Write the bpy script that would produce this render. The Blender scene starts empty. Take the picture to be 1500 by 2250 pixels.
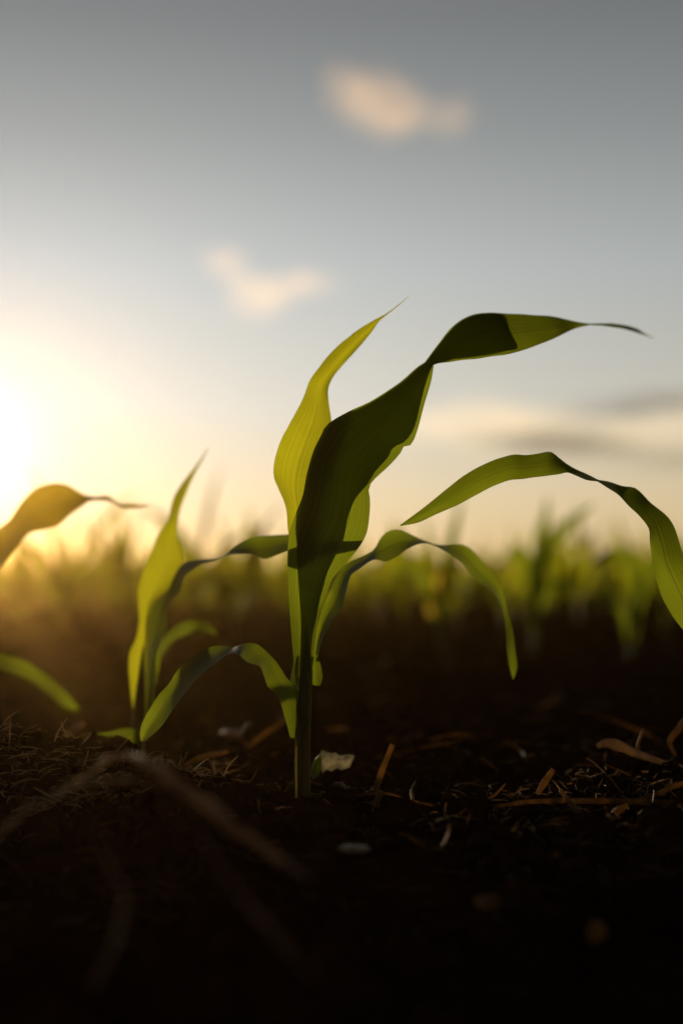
import bpy, math, random
import numpy as np
from mathutils import Vector, Matrix

S = bpy.context.scene
C = S.collection
R = math.radians
random.seed(11)
rng = np.random.default_rng(5)

# ------------------------------------------------------------------ camera
FOC = 3125.0                      # focal length in pixels of the 1500 x 2250 frame
CAMZ, TILT, D0 = 0.124, R(2.84), 0.79
cam = bpy.data.cameras.new('camera')
cam_o = bpy.data.objects.new('camera', cam)
C.objects.link(cam_o)
S.camera = cam_o
cam.sensor_fit = 'VERTICAL'
cam.sensor_height = 36
cam.sensor_width = 24
cam.lens = 50
cam.clip_start = 0.02
cam.clip_end = 6000
cam_o.location = (0, -D0, CAMZ)
cam_o.rotation_euler = (R(90) + TILT, 0, 0)
cam.dof.use_dof = True
cam.dof.focus_distance = D0
cam.dof.aperture_fstop = 3.3
CF, CU = math.cos(TILT), math.sin(TILT)

def P(px, py, d):
    """world point seen at (px, py) of the photograph, d metres along the view axis"""
    a = (px - 750) / FOC * d
    b = (1125 - py) / FOC * d
    return Vector((a, -D0 + d * CF - b * CU, CAMZ + d * CU + b * CF))

# ------------------------------------------------------------------ world, sun
SUN_EL, SUN_AZ = R(4.95), R(-15.0)          # azimuth measured from +Y, negative = left
sun_dir = Vector((math.sin(SUN_AZ) * math.cos(SUN_EL), math.cos(SUN_AZ) * math.cos(SUN_EL), math.sin(SUN_EL)))
w = bpy.data.worlds.new('World')
S.world = w
w.use_nodes = True
nt = w.node_tree
bg = nt.nodes['Background']
def N(t, kind, **kw):
    n = t.nodes.new(kind)
    for k, v in kw.items():
        setattr(n, k, v)
    return n
def mth(t, op, a, b=None, clamp=False):
    n = N(t, 'ShaderNodeMath', operation=op, use_clamp=clamp)
    for i, v in enumerate((a, b)):
        if v is None: continue
        if isinstance(v, (int, float)): n.inputs[i].default_value = v
        else: t.links.new(v, n.inputs[i])
    return n.outputs[0]
def mixc(t, f, a, b, mode='MIX'):
    n = N(t, 'ShaderNodeMix', data_type='RGBA', blend_type=mode)
    for i, v in ((0, f), (6, a), (7, b)):
        if isinstance(v, (int, float)): n.inputs[i].default_value = v
        elif isinstance(v, tuple): n.inputs[i].default_value = v if len(v) == 4 else (*v, 1)
        else: t.links.new(v, n.inputs[i])
    return n.outputs[2]
def ramp(t, fac, stops, interp='LINEAR'):
    n = N(t, 'ShaderNodeValToRGB')
    n.color_ramp.interpolation = interp
    el = n.color_ramp.elements
    while len(el) < len(stops): el.new(0.5)
    for e, (p, c) in zip(el, stops):
        e.position = p
        e.color = (*c, 1)
    t.links.new(fac, n.inputs[0])
    return n.outputs[0]

sky = N(nt, 'ShaderNodeTexSky', sky_type='NISHITA', sun_disc=False)
sky.sun_elevation, sky.sun_rotation = SUN_EL, SUN_AZ
sky.dust_density, sky.air_density, sky.ozone_density = 3, 1, 1
tc = N(nt, 'ShaderNodeTexCoord')
nrm = N(nt, 'ShaderNodeVectorMath', operation='NORMALIZE')
nt.links.new(tc.outputs['Generated'], nrm.inputs[0])
sp = N(nt, 'ShaderNodeSeparateXYZ'); nt.links.new(nrm.outputs[0], sp.inputs[0])
elev = mth(nt, 'DIVIDE', mth(nt, 'ARCSINE', sp.outputs[2]), R(90), True)       # 0 .. 1 = horizon .. zenith
base = ramp(nt, elev, [(0.0, (.74, .50, .20)), (.037, (.74, .585, .34)), (.078, (.60, .575, .485)), (.138, (.455, .48, .475)),
                       (.197, (.285, .305, .308)), (.245, (.195, .208, .215)), (.45, (.085, .087, .095)), (1, (.05, .055, .065))])
dt = N(nt, 'ShaderNodeVectorMath', operation='DOT_PRODUCT')
nt.links.new(nrm.outputs[0], dt.inputs[0]); dt.inputs[1].default_value = sun_dir
ang = mth(nt, 'ARCCOSINE', mth(nt, 'MINIMUM', dt.outputs['Value'], 0.99999))
g1 = mth(nt, 'MULTIPLY', mth(nt, 'EXPONENT', mth(nt, 'DIVIDE', ang, -R(14))), .98)
g2 = mth(nt, 'MULTIPLY', mth(nt, 'EXPONENT', mth(nt, 'MULTIPLY', mth(nt, 'POWER', mth(nt, 'DIVIDE', ang, R(2.2)), 2.0), -1.0)), .6)
# the sky dims towards the side away from the sun
away = mth(nt, 'MULTIPLY', mth(nt, 'EXPONENT', mth(nt, 'MULTIPLY', mth(nt, 'POWER', mth(nt, 'DIVIDE', ang, R(75)), 2.0), -1.0)), .66)
M = mth(nt, 'ADD', away, .24)
glow = ramp(nt, elev, [(0.0, (.60, .48, .28)), (.04, (.58, .55, .48)), (.078, (.53, .545, .545)), (.138, (.42, .445, .455)),
                       (.197, (.295, .305, .302)), (.245, (.19, .198, .202)), (.45, (.085, .087, .095)), (1, (.05, .055, .065))])
m1 = N(nt, 'ShaderNodeVectorMath', operation='SCALE'); nt.links.new(base, m1.inputs[0]); nt.links.new(M, m1.inputs[3])
m2 = N(nt, 'ShaderNodeVectorMath', operation='SCALE'); nt.links.new(glow, m2.inputs[0]); nt.links.new(g1, m2.inputs[3])
mul = N(nt, 'ShaderNodeVectorMath', operation='ADD'); nt.links.new(m1.outputs[0], mul.inputs[0]); nt.links.new(m2.outputs[0], mul.inputs[1])
core = N(nt, 'ShaderNodeVectorMath', operation='SCALE'); core.inputs[0].default_value = (1.0, .97, .91); nt.links.new(g2, core.inputs[3])
add = N(nt, 'ShaderNodeVectorMath', operation='ADD')
nt.links.new(mul.outputs[0], add.inputs[0]); nt.links.new(core.outputs[0], add.inputs[1])
x10 = N(nt, 'ShaderNodeVectorMath', operation='SCALE'); nt.links.new(add.outputs[0], x10.inputs[0]); x10.inputs[3].default_value = 10.0
sky_mix = mixc(nt, 0.007, x10.outputs[0], sky.outputs[0])
nt.links.new(sky_mix, bg.inputs[0])
bg.inputs[1].default_value = 0.1

sun = bpy.data.lights.new('sun', 'SUN')
sun_o = bpy.data.objects.new('sun', sun)
C.objects.link(sun_o)
sun.energy = 5.0
sun.angle = R(0.6)
sun.color = (1.0, .80, .48)
sun_o.rotation_euler = sun_dir.to_track_quat('Z', 'Y').to_euler()
sun_o.location = (-20, 60, 8)

vs = S.view_settings
vs.view_transform = 'Standard'; vs.look = 'None'; vs.exposure = 0; vs.gamma = 1; vs.use_curve_mapping = False
S.render.engine = 'CYCLES'
S.cycles.use_denoising = True
S.cycles.max_bounces = 10
S.cycles.transmission_bounces = 6
S.cycles.diffuse_bounces = 4
S.cycles.volume_bounces = 2
S.cycles.transparent_max_bounces = 8
S.cycles.sample_clamp_indirect = 6

# ------------------------------------------------------------------ numpy noise
TAB = rng.random((256, 256)).astype(np.float64)
def vnoise(x, y, seed=0):
    xi = np.floor(x).astype(np.int64); yi = np.floor(y).astype(np.int64)
    fx = x - xi; fy = y - yi
    fx = fx * fx * fx * (fx * (fx * 6 - 15) + 10); fy = fy * fy * fy * (fy * (fy * 6 - 15) + 10)
    def T(a, b): return TAB[(a + seed * 37) & 255, (b + seed * 91) & 255]
    return (T(xi, yi) * (1 - fx) + T(xi + 1, yi) * fx) * (1 - fy) + (T(xi, yi + 1) * (1 - fx) + T(xi + 1, yi + 1) * fx) * fy
def fbm(x, y, f, octv, seed=0, gain=.5):
    a, s, t = 1.0, 0.0, 0.0
    for k in range(octv):
        s = s + a * (vnoise(x * f, y * f, seed + k) - .5); t += a
        a *= gain; f *= 2.07
        x, y = x * .8 - y * .6, x * .6 + y * .8
    return s / t * 2
def sstep(a, b, x):
    t = np.clip((x - a) / (b - a), 0, 1); return t * t * (3 - 2 * t)

def ground_h(x, y, fine=True):
    """height of the soil; y = 0 is the row of the main plant, the camera crouches at y = -0.79"""
    x = np.asarray(x, dtype=np.float64); y = np.asarray(y, dtype=np.float64)
    h = -0.040 * sstep(-.06, -.42, y)                                   # furrow in front of the row
    h = h - 0.015 * np.exp(-((y - .75) / .35) ** 2)
    h = h + 0.034 * np.exp(-((x + .235) / .12) ** 2 - ((y - .03) / .055) ** 2)   # mound left of the main plant
    h = h + 0.012 * np.exp(-((x + .09) / .05) ** 2 - ((y + .075) / .035) ** 2)
    h = h + 0.012 * np.exp(-((x - .22) / .09) ** 2 - ((y - .09) / .05) ** 2)
    h = h + 0.07 * sstep(2.5, 9, y) * sstep(-.1, .28, x / np.maximum(y + .8, .5)) # field rises a little on the right
    near = np.exp(-np.maximum(y - 1.2, 0) / 3.0)
    h = h + 0.011 * fbm(x, y, 11, 3, 1) * (.4 + .6 * near)
    if fine:
        r = fbm(x, y, 42, 3, 5)
        lump = np.abs(fbm(x, y, 55, 2, 9))
        h = h + near * (0.008 * r + 0.009 * (0.35 - lump) + 0.0022 * fbm(x, y, 190, 2, 13) + 0.0009 * fbm(x, y, 520, 2, 17))
    calm = np.exp(-((x - P(665, 1770, D0).x) / .02) ** 2 - (y / .02) ** 2)
    return h * (1 - calm) 
def gh(x, y): return float(ground_h(np.array([x]), np.array([y]))[0])

# ------------------------------------------------------------------ materials
def mat(name):
    m = bpy.data.materials.new(name); m.use_nodes = True
    t = m.node_tree
    for n in list(t.nodes):
        if n.type != 'OUTPUT_MATERIAL': t.nodes.remove(n)
    return m, t, next(n for n in t.nodes if n.type == 'OUTPUT_MATERIAL')

def leaf_mat(name, refl, trans, tfac=.55, dry=0.0, spec=.35, rough=.48):
    m, t, out = mat(name)
    uv = N(t, 'ShaderNodeUVMap')
    sx = N(t, 'ShaderNodeSeparateXYZ'); t.links.new(uv.outputs[0], sx.inputs[0])
    mp = N(t, 'ShaderNodeMapping'); mp.inputs['Scale'].default_value = (26, .09, 1); t.links.new(uv.outputs[0], mp.inputs[0])
    vein = N(t, 'ShaderNodeTexNoise'); vein.inputs['Scale'].default_value = 1.6; vein.inputs['Detail'].default_value = 4; vein.inputs['Roughness'].default_value = .62
    t.links.new(mp.outputs[0], vein.inputs['Vector'])
    oc = N(t, 'ShaderNodeTexCoord')
    pat = N(t, 'ShaderNodeTexNoise'); pat.inputs['Scale'].default_value = 28; pat.inputs['Detail'].default_value = 3
    t.links.new(oc.outputs['Object'], pat.inputs['Vector'])
    rib = mth(t, 'EXPONENT', mth(t, 'MULTIPLY', mth(t, 'POWER', mth(t, 'DIVIDE', mth(t, 'SUBTRACT', sx.outputs[0], .5), .028), 2.0), -1.0))
    rib = mth(t, 'MULTIPLY', rib, mth(t, 'SUBTRACT', 1.0, mth(t, 'POWER', sx.outputs[1], 3.0)))
    vs_ = mth(t, 'ADD', mth(t, 'MULTIPLY', mth(t, 'SUBTRACT', vein.outputs[0], .5), 1.9), mth(t, 'ADD', mth(t, 'MULTIPLY', mth(t, 'SUBTRACT', pat.outputs[0], .5), .7), 1.0))
    vs_ = mth(t, 'MAXIMUM', vs_, .25)
    def sc(col):
        n = N(t, 'ShaderNodeVectorMath', operation='SCALE'); n.inputs[0].default_value = col; t.links.new(vs_, n.inputs[3]); return n.outputs[0]
    rc = mixc(t, mth(t, 'MULTIPLY', rib, .8), sc(refl), (.17, .18, .06))
    # a few dry, rusty flecks
    fl = N(t, 'ShaderNodeTexNoise'); fl.inputs['Scale'].default_value = 210; fl.inputs['Detail'].default_value = 2
    t.links.new(oc.outputs['Object'], fl.inputs['Vector'])
    fk = mth(t, 'MULTIPLY', mth(t, 'GREATER_THAN', fl.outputs[0], .73 - dry * .1), .6)
    rc = mixc(t, fk, rc, (.12, .07, .03))
    tcx = mixc(t, mth(t, 'MULTIPLY', rib, .45), sc(trans), (trans[0] * .55, trans[1] * .5, trans[2]))
    tcx = mixc(t, fk, tcx, (.16, .09, .02))
    bs = N(t, 'ShaderNodeBsdfPrincipled'); t.links.new(rc, bs.inputs['Base Color'])
    bs.inputs['Roughness'].default_value = rough; bs.inputs['Specular IOR Level'].default_value = spec
    tr = N(t, 'ShaderNodeBsdfTranslucent'); t.links.new(tcx, tr.inputs[0])
    bp = N(t, 'ShaderNodeBump'); bp.inputs['Strength'].default_value = .35; bp.inputs['Distance'].default_value = .0006
    hgt = mth(t, 'SUBTRACT', vein.outputs[0], mth(t, 'MULTIPLY', rib, .8)); t.links.new(hgt, bp.inputs['Height'])
    t.links.new(bp.outputs[0], bs.inputs['Normal']); t.links.new(bp.outputs[0], tr.inputs['Normal'])
    mx = N(t, 'ShaderNodeMixShader'); mx.inputs[0].default_value = tfac
    t.links.new(bs.outputs[0], mx.inputs[1]); t.links.new(tr.outputs[0], mx.inputs[2])
    t.links.new(mx.outputs[0], out.inputs[0])
    return m

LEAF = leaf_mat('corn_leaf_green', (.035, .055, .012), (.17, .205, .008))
LEAF_DRY_GLOW = leaf_mat('drying_and_glow_tinted_leaf', (.07, .058, .015), (.55, .38, .03))  # amber tint: sun glow painted into the left-edge leaf, yellowing on a far one
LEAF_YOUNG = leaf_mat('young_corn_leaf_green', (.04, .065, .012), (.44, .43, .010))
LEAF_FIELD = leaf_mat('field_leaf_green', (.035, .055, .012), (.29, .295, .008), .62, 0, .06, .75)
STALK = leaf_mat('corn_stalk_green', (.06, .062, .02), (.30, .22, .035), .3)

def soil_mat():
    m, t, out = mat('dark_soil')
    oc = N(t, 'ShaderNodeTexCoord')
    n1 = N(t, 'ShaderNodeTexNoise'); n1.inputs['Scale'].default_value = 24; n1.inputs['Detail'].default_value = 8; n1.inputs['Roughness'].default_value = .65
    n2 = N(t, 'ShaderNodeTexNoise'); n2.inputs['Scale'].default_value = 420; n2.inputs['Detail'].default_value = 6; n2.inputs['Roughness'].default_value = .7
    for n in (n1, n2): t.links.new(oc.outputs['Object'], n.inputs['Vector'])
    c = ramp(t, n1.outputs[0], [(.3, (.012, .006, .003)), (.55, (.028, .0138, .007)), (.8, (.050, .025, .012))])
    c = mixc(t, mth(t, 'MULTIPLY', mth(t, 'GREATER_THAN', n2.outputs[0], .66), .7), c, (.09, .05, .026))
    b = N(t, 'ShaderNodeBsdfDiffuse'); t.links.new(c, b.inputs['Color']); b.inputs['Roughness'].default_value = .6
    bp = N(t, 'ShaderNodeBump'); bp.inputs['Strength'].default_value = .8; bp.inputs['Distance'].default_value = .0015
    t.links.new(n2.outputs[0], bp.inputs['Height']); t.links.new(bp.outputs[0], b.inputs['Normal'])
    t.links.new(b.outputs[0], out.inputs[0])
    return m
SOIL = soil_mat()

def straw_mat(name, c1, c2, tf=.25, rough=.6, through=None):
    m, t, out = mat(name)
    oc = N(t, 'ShaderNodeTexCoord')
    n1 = N(t, 'ShaderNodeTexNoise'); n1.inputs['Scale'].default_value = 160; n1.inputs['Detail'].default_value = 6
    t.links.new(oc.outputs['Object'], n1.inputs['Vector'])
    c = ramp(t, n1.outputs[0], [(.32, c1), (.68, c2)])
    b = N(t, 'ShaderNodeBsdfPrincipled'); t.links.new(c, b.inputs['Base Color']); b.inputs['Roughness'].default_value = rough
    tr = N(t, 'ShaderNodeBsdfTranslucent')
    if through: t.links.new(ramp(t, n1.outputs[0], [(.3, tuple(k * .55 for k in through)), (.7, through)]), tr.inputs[0])
    else: t.links.new(c, tr.inputs[0])
    mx = N(t, 'ShaderNodeMixShader'); mx.inputs[0].default_value = tf
    t.links.new(b.outputs[0], mx.inputs[1]); t.links.new(tr.outputs[0], mx.inputs[2])
    bp = N(t, 'ShaderNodeBump'); bp.inputs['Strength'].default_value = .5; bp.inputs['Distance'].default_value = .0008
    t.links.new(n1.outputs[0], bp.inputs['Height']); t.links.new(bp.outputs[0], b.inputs['Normal'])
    t.links.new(mx.outputs[0], out.inputs[0])
    return m
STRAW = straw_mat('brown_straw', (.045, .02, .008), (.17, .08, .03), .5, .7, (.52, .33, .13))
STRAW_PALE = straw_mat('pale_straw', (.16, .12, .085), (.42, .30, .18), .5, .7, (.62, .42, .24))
HUSK = straw_mat('weathered_husk', (.22, .21, .17), (.58, .56, .48), .6, .6, (.55, .5, .38))
ROOT_LIT = straw_mat('grey_stalk_painted_sun', (.085, .052, .034), (.22, .145, .095), .3, .7, (.65, .42, .25))  # brighter copy of the grey stalk: sunlight painted into its colour
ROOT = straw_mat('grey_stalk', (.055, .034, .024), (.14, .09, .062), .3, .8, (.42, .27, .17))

# ------------------------------------------------------------------ object helpers
def link(name, verts, faces, material, parent=None, uvs=None, smooth=True):
    me = bpy.data.meshes.new(name)
    me.from_pydata([tuple(v) for v in verts], [], faces)
    if uvs is not None:
        ul = me.uv_layers.new(name='UVMap')
        li = np.empty(len(me.loops), dtype=np.int32); me.loops.foreach_get('vertex_index', li)
        ul.data.foreach_set('uv', np.asarray(uvs, dtype=np.float32)[li].ravel())
    me.materials.append(material)
    if smooth: me.polygons.foreach_set('use_smooth', [True] * len(me.polygons))
    o = bpy.data.objects.new(name, me)
    C.objects.link(o)
    if parent is not None: o.parent = parent
    return o
def tag(o, label=None, cat=None, group=None, kind=None):
    if label: o['label'] = label
    if cat: o['category'] = cat
    if group: o['group'] = group
    if kind: o['kind'] = kind
    return o
def empty(name, loc=(0, 0, 0)):
    o = bpy.data.objects.new(name, None); C.objects.link(o); o.location = loc; o.empty_display_size = .02
    return o
def np_mesh(name, V, F, material, smooth=True):
    """V (n,3) float array, F (m,k) int array"""
    me = bpy.data.meshes.new(name)
    k = F.shape[1]
    me.vertices.add(len(V)); me.vertices.foreach_set('co', V.astype(np.float32).ravel())
    me.loops.add(F.size); me.loops.foreach_set('vertex_index', F.astype(np.int32).ravel())
    me.polygons.add(len(F)); me.polygons.foreach_set('loop_start', np.arange(0, F.size, k, dtype=np.int32))
    me.polygons.foreach_set('loop_total', np.full(len(F), k, dtype=np.int32))
    me.update(calc_edges=True)
    if smooth: me.polygons.foreach_set('use_smooth', np.ones(len(F), dtype=bool))
    me.materials.append(material)
    me.validate()
    o = bpy.data.objects.new(name, me); C.objects.link(o)
    return o

def spline(pts, n):
    """centripetal-ish Catmull-Rom through the points, n samples evenly spaced by length"""
    p = np.array(pts, dtype=float)
    d = np.linalg.norm(np.diff(p[:, :2], axis=0), axis=1) ** .5 + 1e-6
    t = np.concatenate([[0], np.cumsum(d)])
    m = np.zeros_like(p)
    for i in range(len(p)):
        a, b = max(i - 1, 0), min(i + 1, len(p) - 1)
        m[i] = (p[b] - p[a]) / (t[b] - t[a])
    tt = np.linspace(0, t[-1], 400)
    i = np.clip(np.searchsorted(t, tt, side='right') - 1, 0, len(p) - 2)
    h = (t[i + 1] - t[i]); u = (tt - t[i]) / h
    u = u[:, None]; h = h[:, None]
    q = (2 * u**3 - 3 * u**2 + 1) * p[i] + (u**3 - 2 * u**2 + u) * h * m[i] + (-2 * u**3 + 3 * u**2) * p[i + 1] + (u**3 - u**2) * h * m[i + 1]
    s = np.concatenate([[0], np.cumsum(np.linalg.norm(np.diff(q[:, :2], axis=0), axis=1) + 1e-9)])
    return np.stack([np.interp(np.linspace(0, s[-1], n), s, q[:, k]) for k in range(q.shape[1])], axis=1)

def rim_tube(V, F, UV, line, r, uvline):
    n = len(line); b = len(V)
    for i in range(n):
        a = line[max(i - 1, 0)]; c = line[min(i + 1, n - 1)]
        t = (c - a).normalized() if (c - a).length > 1e-9 else Vector((0, 0, 1))
        s = t.cross(Vector((0, 1, 0)))
        s = s.normalized() if s.length > 1e-4 else Vector((1, 0, 0))
        q = t.cross(s)
        for k in range(4):
            an = k * math.pi / 2
            V.append(line[i] + (s * math.cos(an) + q * math.sin(an)) * r); UV.append(uvline[i])
    for i in range(n - 1):
        for k in range(4):
            F.append((b + i * 4 + k, b + i * 4 + (k + 1) % 4, b + (i + 1) * 4 + (k + 1) % 4, b + (i + 1) * 4 + k))

def leaf(segs, bulge=.004, parent=None, name='leaf', material=None, rows=26, cols=10, wave=.0006, v0=0.0, d=D0, rim=0, label=None, W=None, sgn=1):
    """segs: list of (margin a, margin b) polylines of (px, py, depth offset): the two margins of the blade in the photograph,
    put at their own depth; the blade bows by `bulge` metres between them, like a corn leaf's gutter"""
    A, B = [], []
    for k, (a, b) in enumerate(segs):
        a = spline([(x, y, z) for x, y, z in a], rows); b = spline([(x, y, z) for x, y, z in b], rows)
        if k: a, b = a[1:], b[1:]
        A += list(a); B += list(b)
    n = len(A); V, F, UV = [], [], []
    if W:                                     # true width of the blade along it: what the view foreshortens goes into depth
        for i in range(n):
            v = i / (n - 1)
            w_ = float(np.interp(v, [q[0] for q in W], [q[1] for q in W]))
            dm = d + (A[i][2] + B[i][2]) / 2
            pr = math.hypot(A[i][0] - B[i][0], A[i][1] - B[i][1]) / FOC * dm
            dd = math.sqrt(max(w_ * w_ - pr * pr, 0)) / 2 * sgn
            m_ = (A[i][2] + B[i][2]) / 2
            A[i] = np.array([A[i][0], A[i][1], m_ + dd]); B[i] = np.array([B[i][0], B[i][1], m_ - dd])
        za = np.array([a[2] for a in A]); zb = np.array([b[2] for b in B])
        ker = np.ones(7) / 7
        za = np.convolve(np.pad(za, 3, 'edge'), ker, 'valid'); zb = np.convolve(np.pad(zb, 3, 'edge'), ker, 'valid')
        for i in range(n): A[i][2] = za[i]; B[i][2] = zb[i]
    ph = random.random() * 9
    L, Rr, Lu, Ru = [], [], [], []
    for i in range(n):
        v = v0 + (1 - v0) * i / (n - 1)
        wob = .9 * math.sin(v * 61 + ph * 3) * math.sin(v * 23 + ph) + .6 * math.sin(v * 140 + ph)
        A[i][1] += wob * (1 - v) * .9; B[i][1] += .9 * math.sin(v * 53 + ph) * (1 - v) + .5 * math.sin(v * 118 + ph * 2) * (1 - v)
        pa = P(A[i][0], A[i][1], d + A[i][2]); pb = P(B[i][0], B[i][1], d + B[i][2])
        wd = (pa - pb).length
        bl = bulge * min(1, wd / .012)
        for j in range(cols + 1):
            u = j / cols
            p = pa.lerp(pb, u)
            g = 1 - abs(2 * u - 1) ** 1.5
            e = abs(2 * u - 1) ** 6
            off = bl * g + wave * (math.sin(v * 43 + ph + (u > .5) * 2) + .6 * math.sin(v * 87 + ph * 2 + (u > .5))) * e * min(1, wd / .01)
            p = p + Vector((0, 1, 0)) * off
            V.append(p); UV.append((u, v))
        L.append(V[-cols - 1].copy()); Rr.append(V[-1].copy()); Lu.append((0.02, v)); Ru.append((.98, v))
    for i in range(n - 1):
        for j in range(cols):
            a = i * (cols + 1) + j
            F.append((a, a + 1, a + cols + 2, a + cols + 1))
    if rim:
        rim_tube(V, F, UV, L, rim, Lu); rim_tube(V, F, UV, Rr, rim, Ru)
    o = link(name, V, F, material or LEAF, parent, UV)
    if label: o['label'] = label
    return o

def tube(name, pts, radii, material, parent=None, sides=14, n=30, squash=1.0, bumps=0.0, world=False, flat=None):
    """pts: (px, py, depth) or world points; radii in metres"""
    q = [Vector(p) if world else P(*p) for p in pts]
    arr = np.array([list(p) + [r] for p, r in zip(q, radii)])
    dd = np.linalg.norm(np.diff(arr[:, :3], axis=0), axis=1); t = np.concatenate([[0], np.cumsum(dd)])
    m = np.array([(arr[min(i + 1, len(arr) - 1)] - arr[max(i - 1, 0)]) / (t[min(i + 1, len(arr) - 1)] - t[max(i - 1, 0)]) for i in range(len(arr))])
    V, F, UV = [], [], []
    s = None
    rr = random.Random(len(pts) * 7 + int(abs(arr[0, 0]) * 1e4))
    for k in range(n):
        tt = t[-1] * k / (n - 1)
        i = min(max(int(np.searchsorted(t, tt, side='right')) - 1, 0), len(arr) - 2)
        h = t[i + 1] - t[i]; u = (tt - t[i]) / h
        c = (2 * u**3 - 3 * u**2 + 1) * arr[i] + (u**3 - 2 * u**2 + u) * h * m[i] + (-2 * u**3 + 3 * u**2) * arr[i + 1] + (u**3 - u**2) * h * m[i + 1]
        dv = ((6 * u * u - 6 * u) * arr[i] + (3 * u * u - 4 * u + 1) * h * m[i] + (-6 * u * u + 6 * u) * arr[i + 1] + (3 * u * u - 2 * u) * h * m[i + 1])[:3]
        tg = Vector(dv).normalized()
        if s is None:
            s = tg.cross(Vector((0, 1, .1))); s = s.normalized() if s.length > 1e-3 else Vector((1, 0, 0))
        s = (s - tg * s.dot(tg)).normalized(); b = tg.cross(s)
        rad = max(c[3], 1e-5) * (1 + bumps * (rr.random() - .5))
        for j in range(sides):
            an = 2 * math.pi * j / sides
            V.append(Vector(c[:3]) + s * math.cos(an) * rad + b * math.sin(an) * rad * squash)
            UV.append((j / sides, k / (n - 1)))
    for k in range(n - 1):
        for j in range(sides):
            F.append((k * sides + j, k * sides + (j + 1) % sides, (k + 1) * sides + (j + 1) % sides, (k + 1) * sides + j))
    F.append(tuple(range(sides))[::-1]); F.append(tuple((n - 1) * sides + j for j in range(sides)))
    return link(name, V, F, material, parent, UV)

def reparent(root):
    """parts were built in world space: move them under the Empty without moving them"""
    for ch in root.children:
        ch.matrix_parent_inverse = Matrix.Translation(root.location).inverted()

# ------------------------------------------------------------------ ground
def build_ground():
    near = np.linspace(-.62, -.30, 60, endpoint=False)
    mid = np.linspace(-.30, .22, 330, endpoint=False)
    q1 = np.linspace(.22, 1.2, 170, endpoint=False)
    q2 = 1.2 * (900 / 1.2) ** (np.linspace(0, 1, 200) ** 1.25)
    back = -.62 - (np.linspace(1, 0, 30, endpoint=False) ** 3) * 60
    ys = np.concatenate([back, near, mid, q1, q2])
    u = np.linspace(-1, 1, 521)
    g = u * .36 + np.sign(u) * np.maximum(np.abs(u) - .88, 0) ** 2 * 90
    wy = np.clip(ys + D0, .35, None)
    X = g[None, :] * np.maximum(wy[:, None], .35)
    Y = np.repeat(ys[:, None], len(u), 1)
    Z = ground_h(X, Y)
    V = np.stack([X, Y, Z], -1).reshape(-1, 3)
    nr, nc = X.shape
    a = (np.arange(nr - 1)[:, None] * nc + np.arange(nc - 1)[None, :]).ravel()
    F = np.stack([a, a + 1, a + nc + 1, a + nc], 1)
    o = np_mesh('ground', V, F, SOIL)
    tag(o, kind='structure')
build_ground()

# ------------------------------------------------------------------ the main plant
root = empty('corn_plant', P(665, 1772, D0))
tag(root, 'young corn plant in sharp focus at the centre, broad dark leaf before a bright one', 'corn plant', 'corn seedlings in the near row')
tube('stalk', [(666, 1800, D0), (665, 1760, D0), (665, 1640, D0), (667, 1550, D0), (668, 1500, D0 + .002), (668, 1440, D0 + .003), (668, 1380, D0 + .004)],
     [.0048, .0043, .0042, .0044, .0040, .0022, .0006], STALK, root, sides=20)

leafA = ([(650, 1640, -.0046), (650, 1570, -.0046), (650, 1515, -.004), (644, 1440, -.004), (638, 1370, -.004), (633, 1286, -.005), (633, 1187, -.006), (647, 1136, -.006), (665, 1090, -.006), (674, 1040, -.007),
          (689, 989, -.008), (704, 959, -.009), (719, 932, -.010), (764, 905, -.014), (809, 884, -.018), (848, 860, -.022), (884, 836, -.026), (914, 809, -.030), (932, 797, -.033)],
         [(676, 1640, -.0046), (680, 1570, -.0046), (685, 1515, -.004), (690, 1430, -.004), (701, 1349, -.004), (713, 1322, -.003), (728, 1277, -.002), (750, 1248, .000), (782, 1211, .002), (804, 1175, .003),
          (811, 1136, .003), (813, 1100, .002), (812, 1066, .000), (854, 1025, -.004), (878, 998, -.007), (888, 980, -.009), (903, 977, -.010), (917, 944, -.012), (932, 887, -.014), (947, 836, -.014), (953, 799, -.014)])
leafA2 = ([(932, 797, -.033), (954, 767, -.036), (984, 728, -.040), (1010, 704, -.044), (1041, 691, -.048), (1080, 687, -.052), (1153, 691, -.058), (1210, 695, -.064), (1262, 706, -.072), (1296, 711, -.078)],
          [(953, 799, -.014), (985, 796, -.016), (1023, 791, -.016), (1075, 784, -.020), (1127, 776, -.026), (1175, 760, -.036), (1223, 741, -.052), (1262, 722, -.069), (1296, 714, -.077)])
leafA3 = ([(1296, 711, -.078), (1348, 711, -.092), (1392, 720, -.106), (1435, 742, -.12)], [(1296, 714, -.077), (1348, 719, -.090), (1392, 729, -.104), (1435, 744, -.119)])
leaf([leafA, leafA2, leafA3], .0045, root, rows=60, cols=14, wave=.0005)

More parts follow.
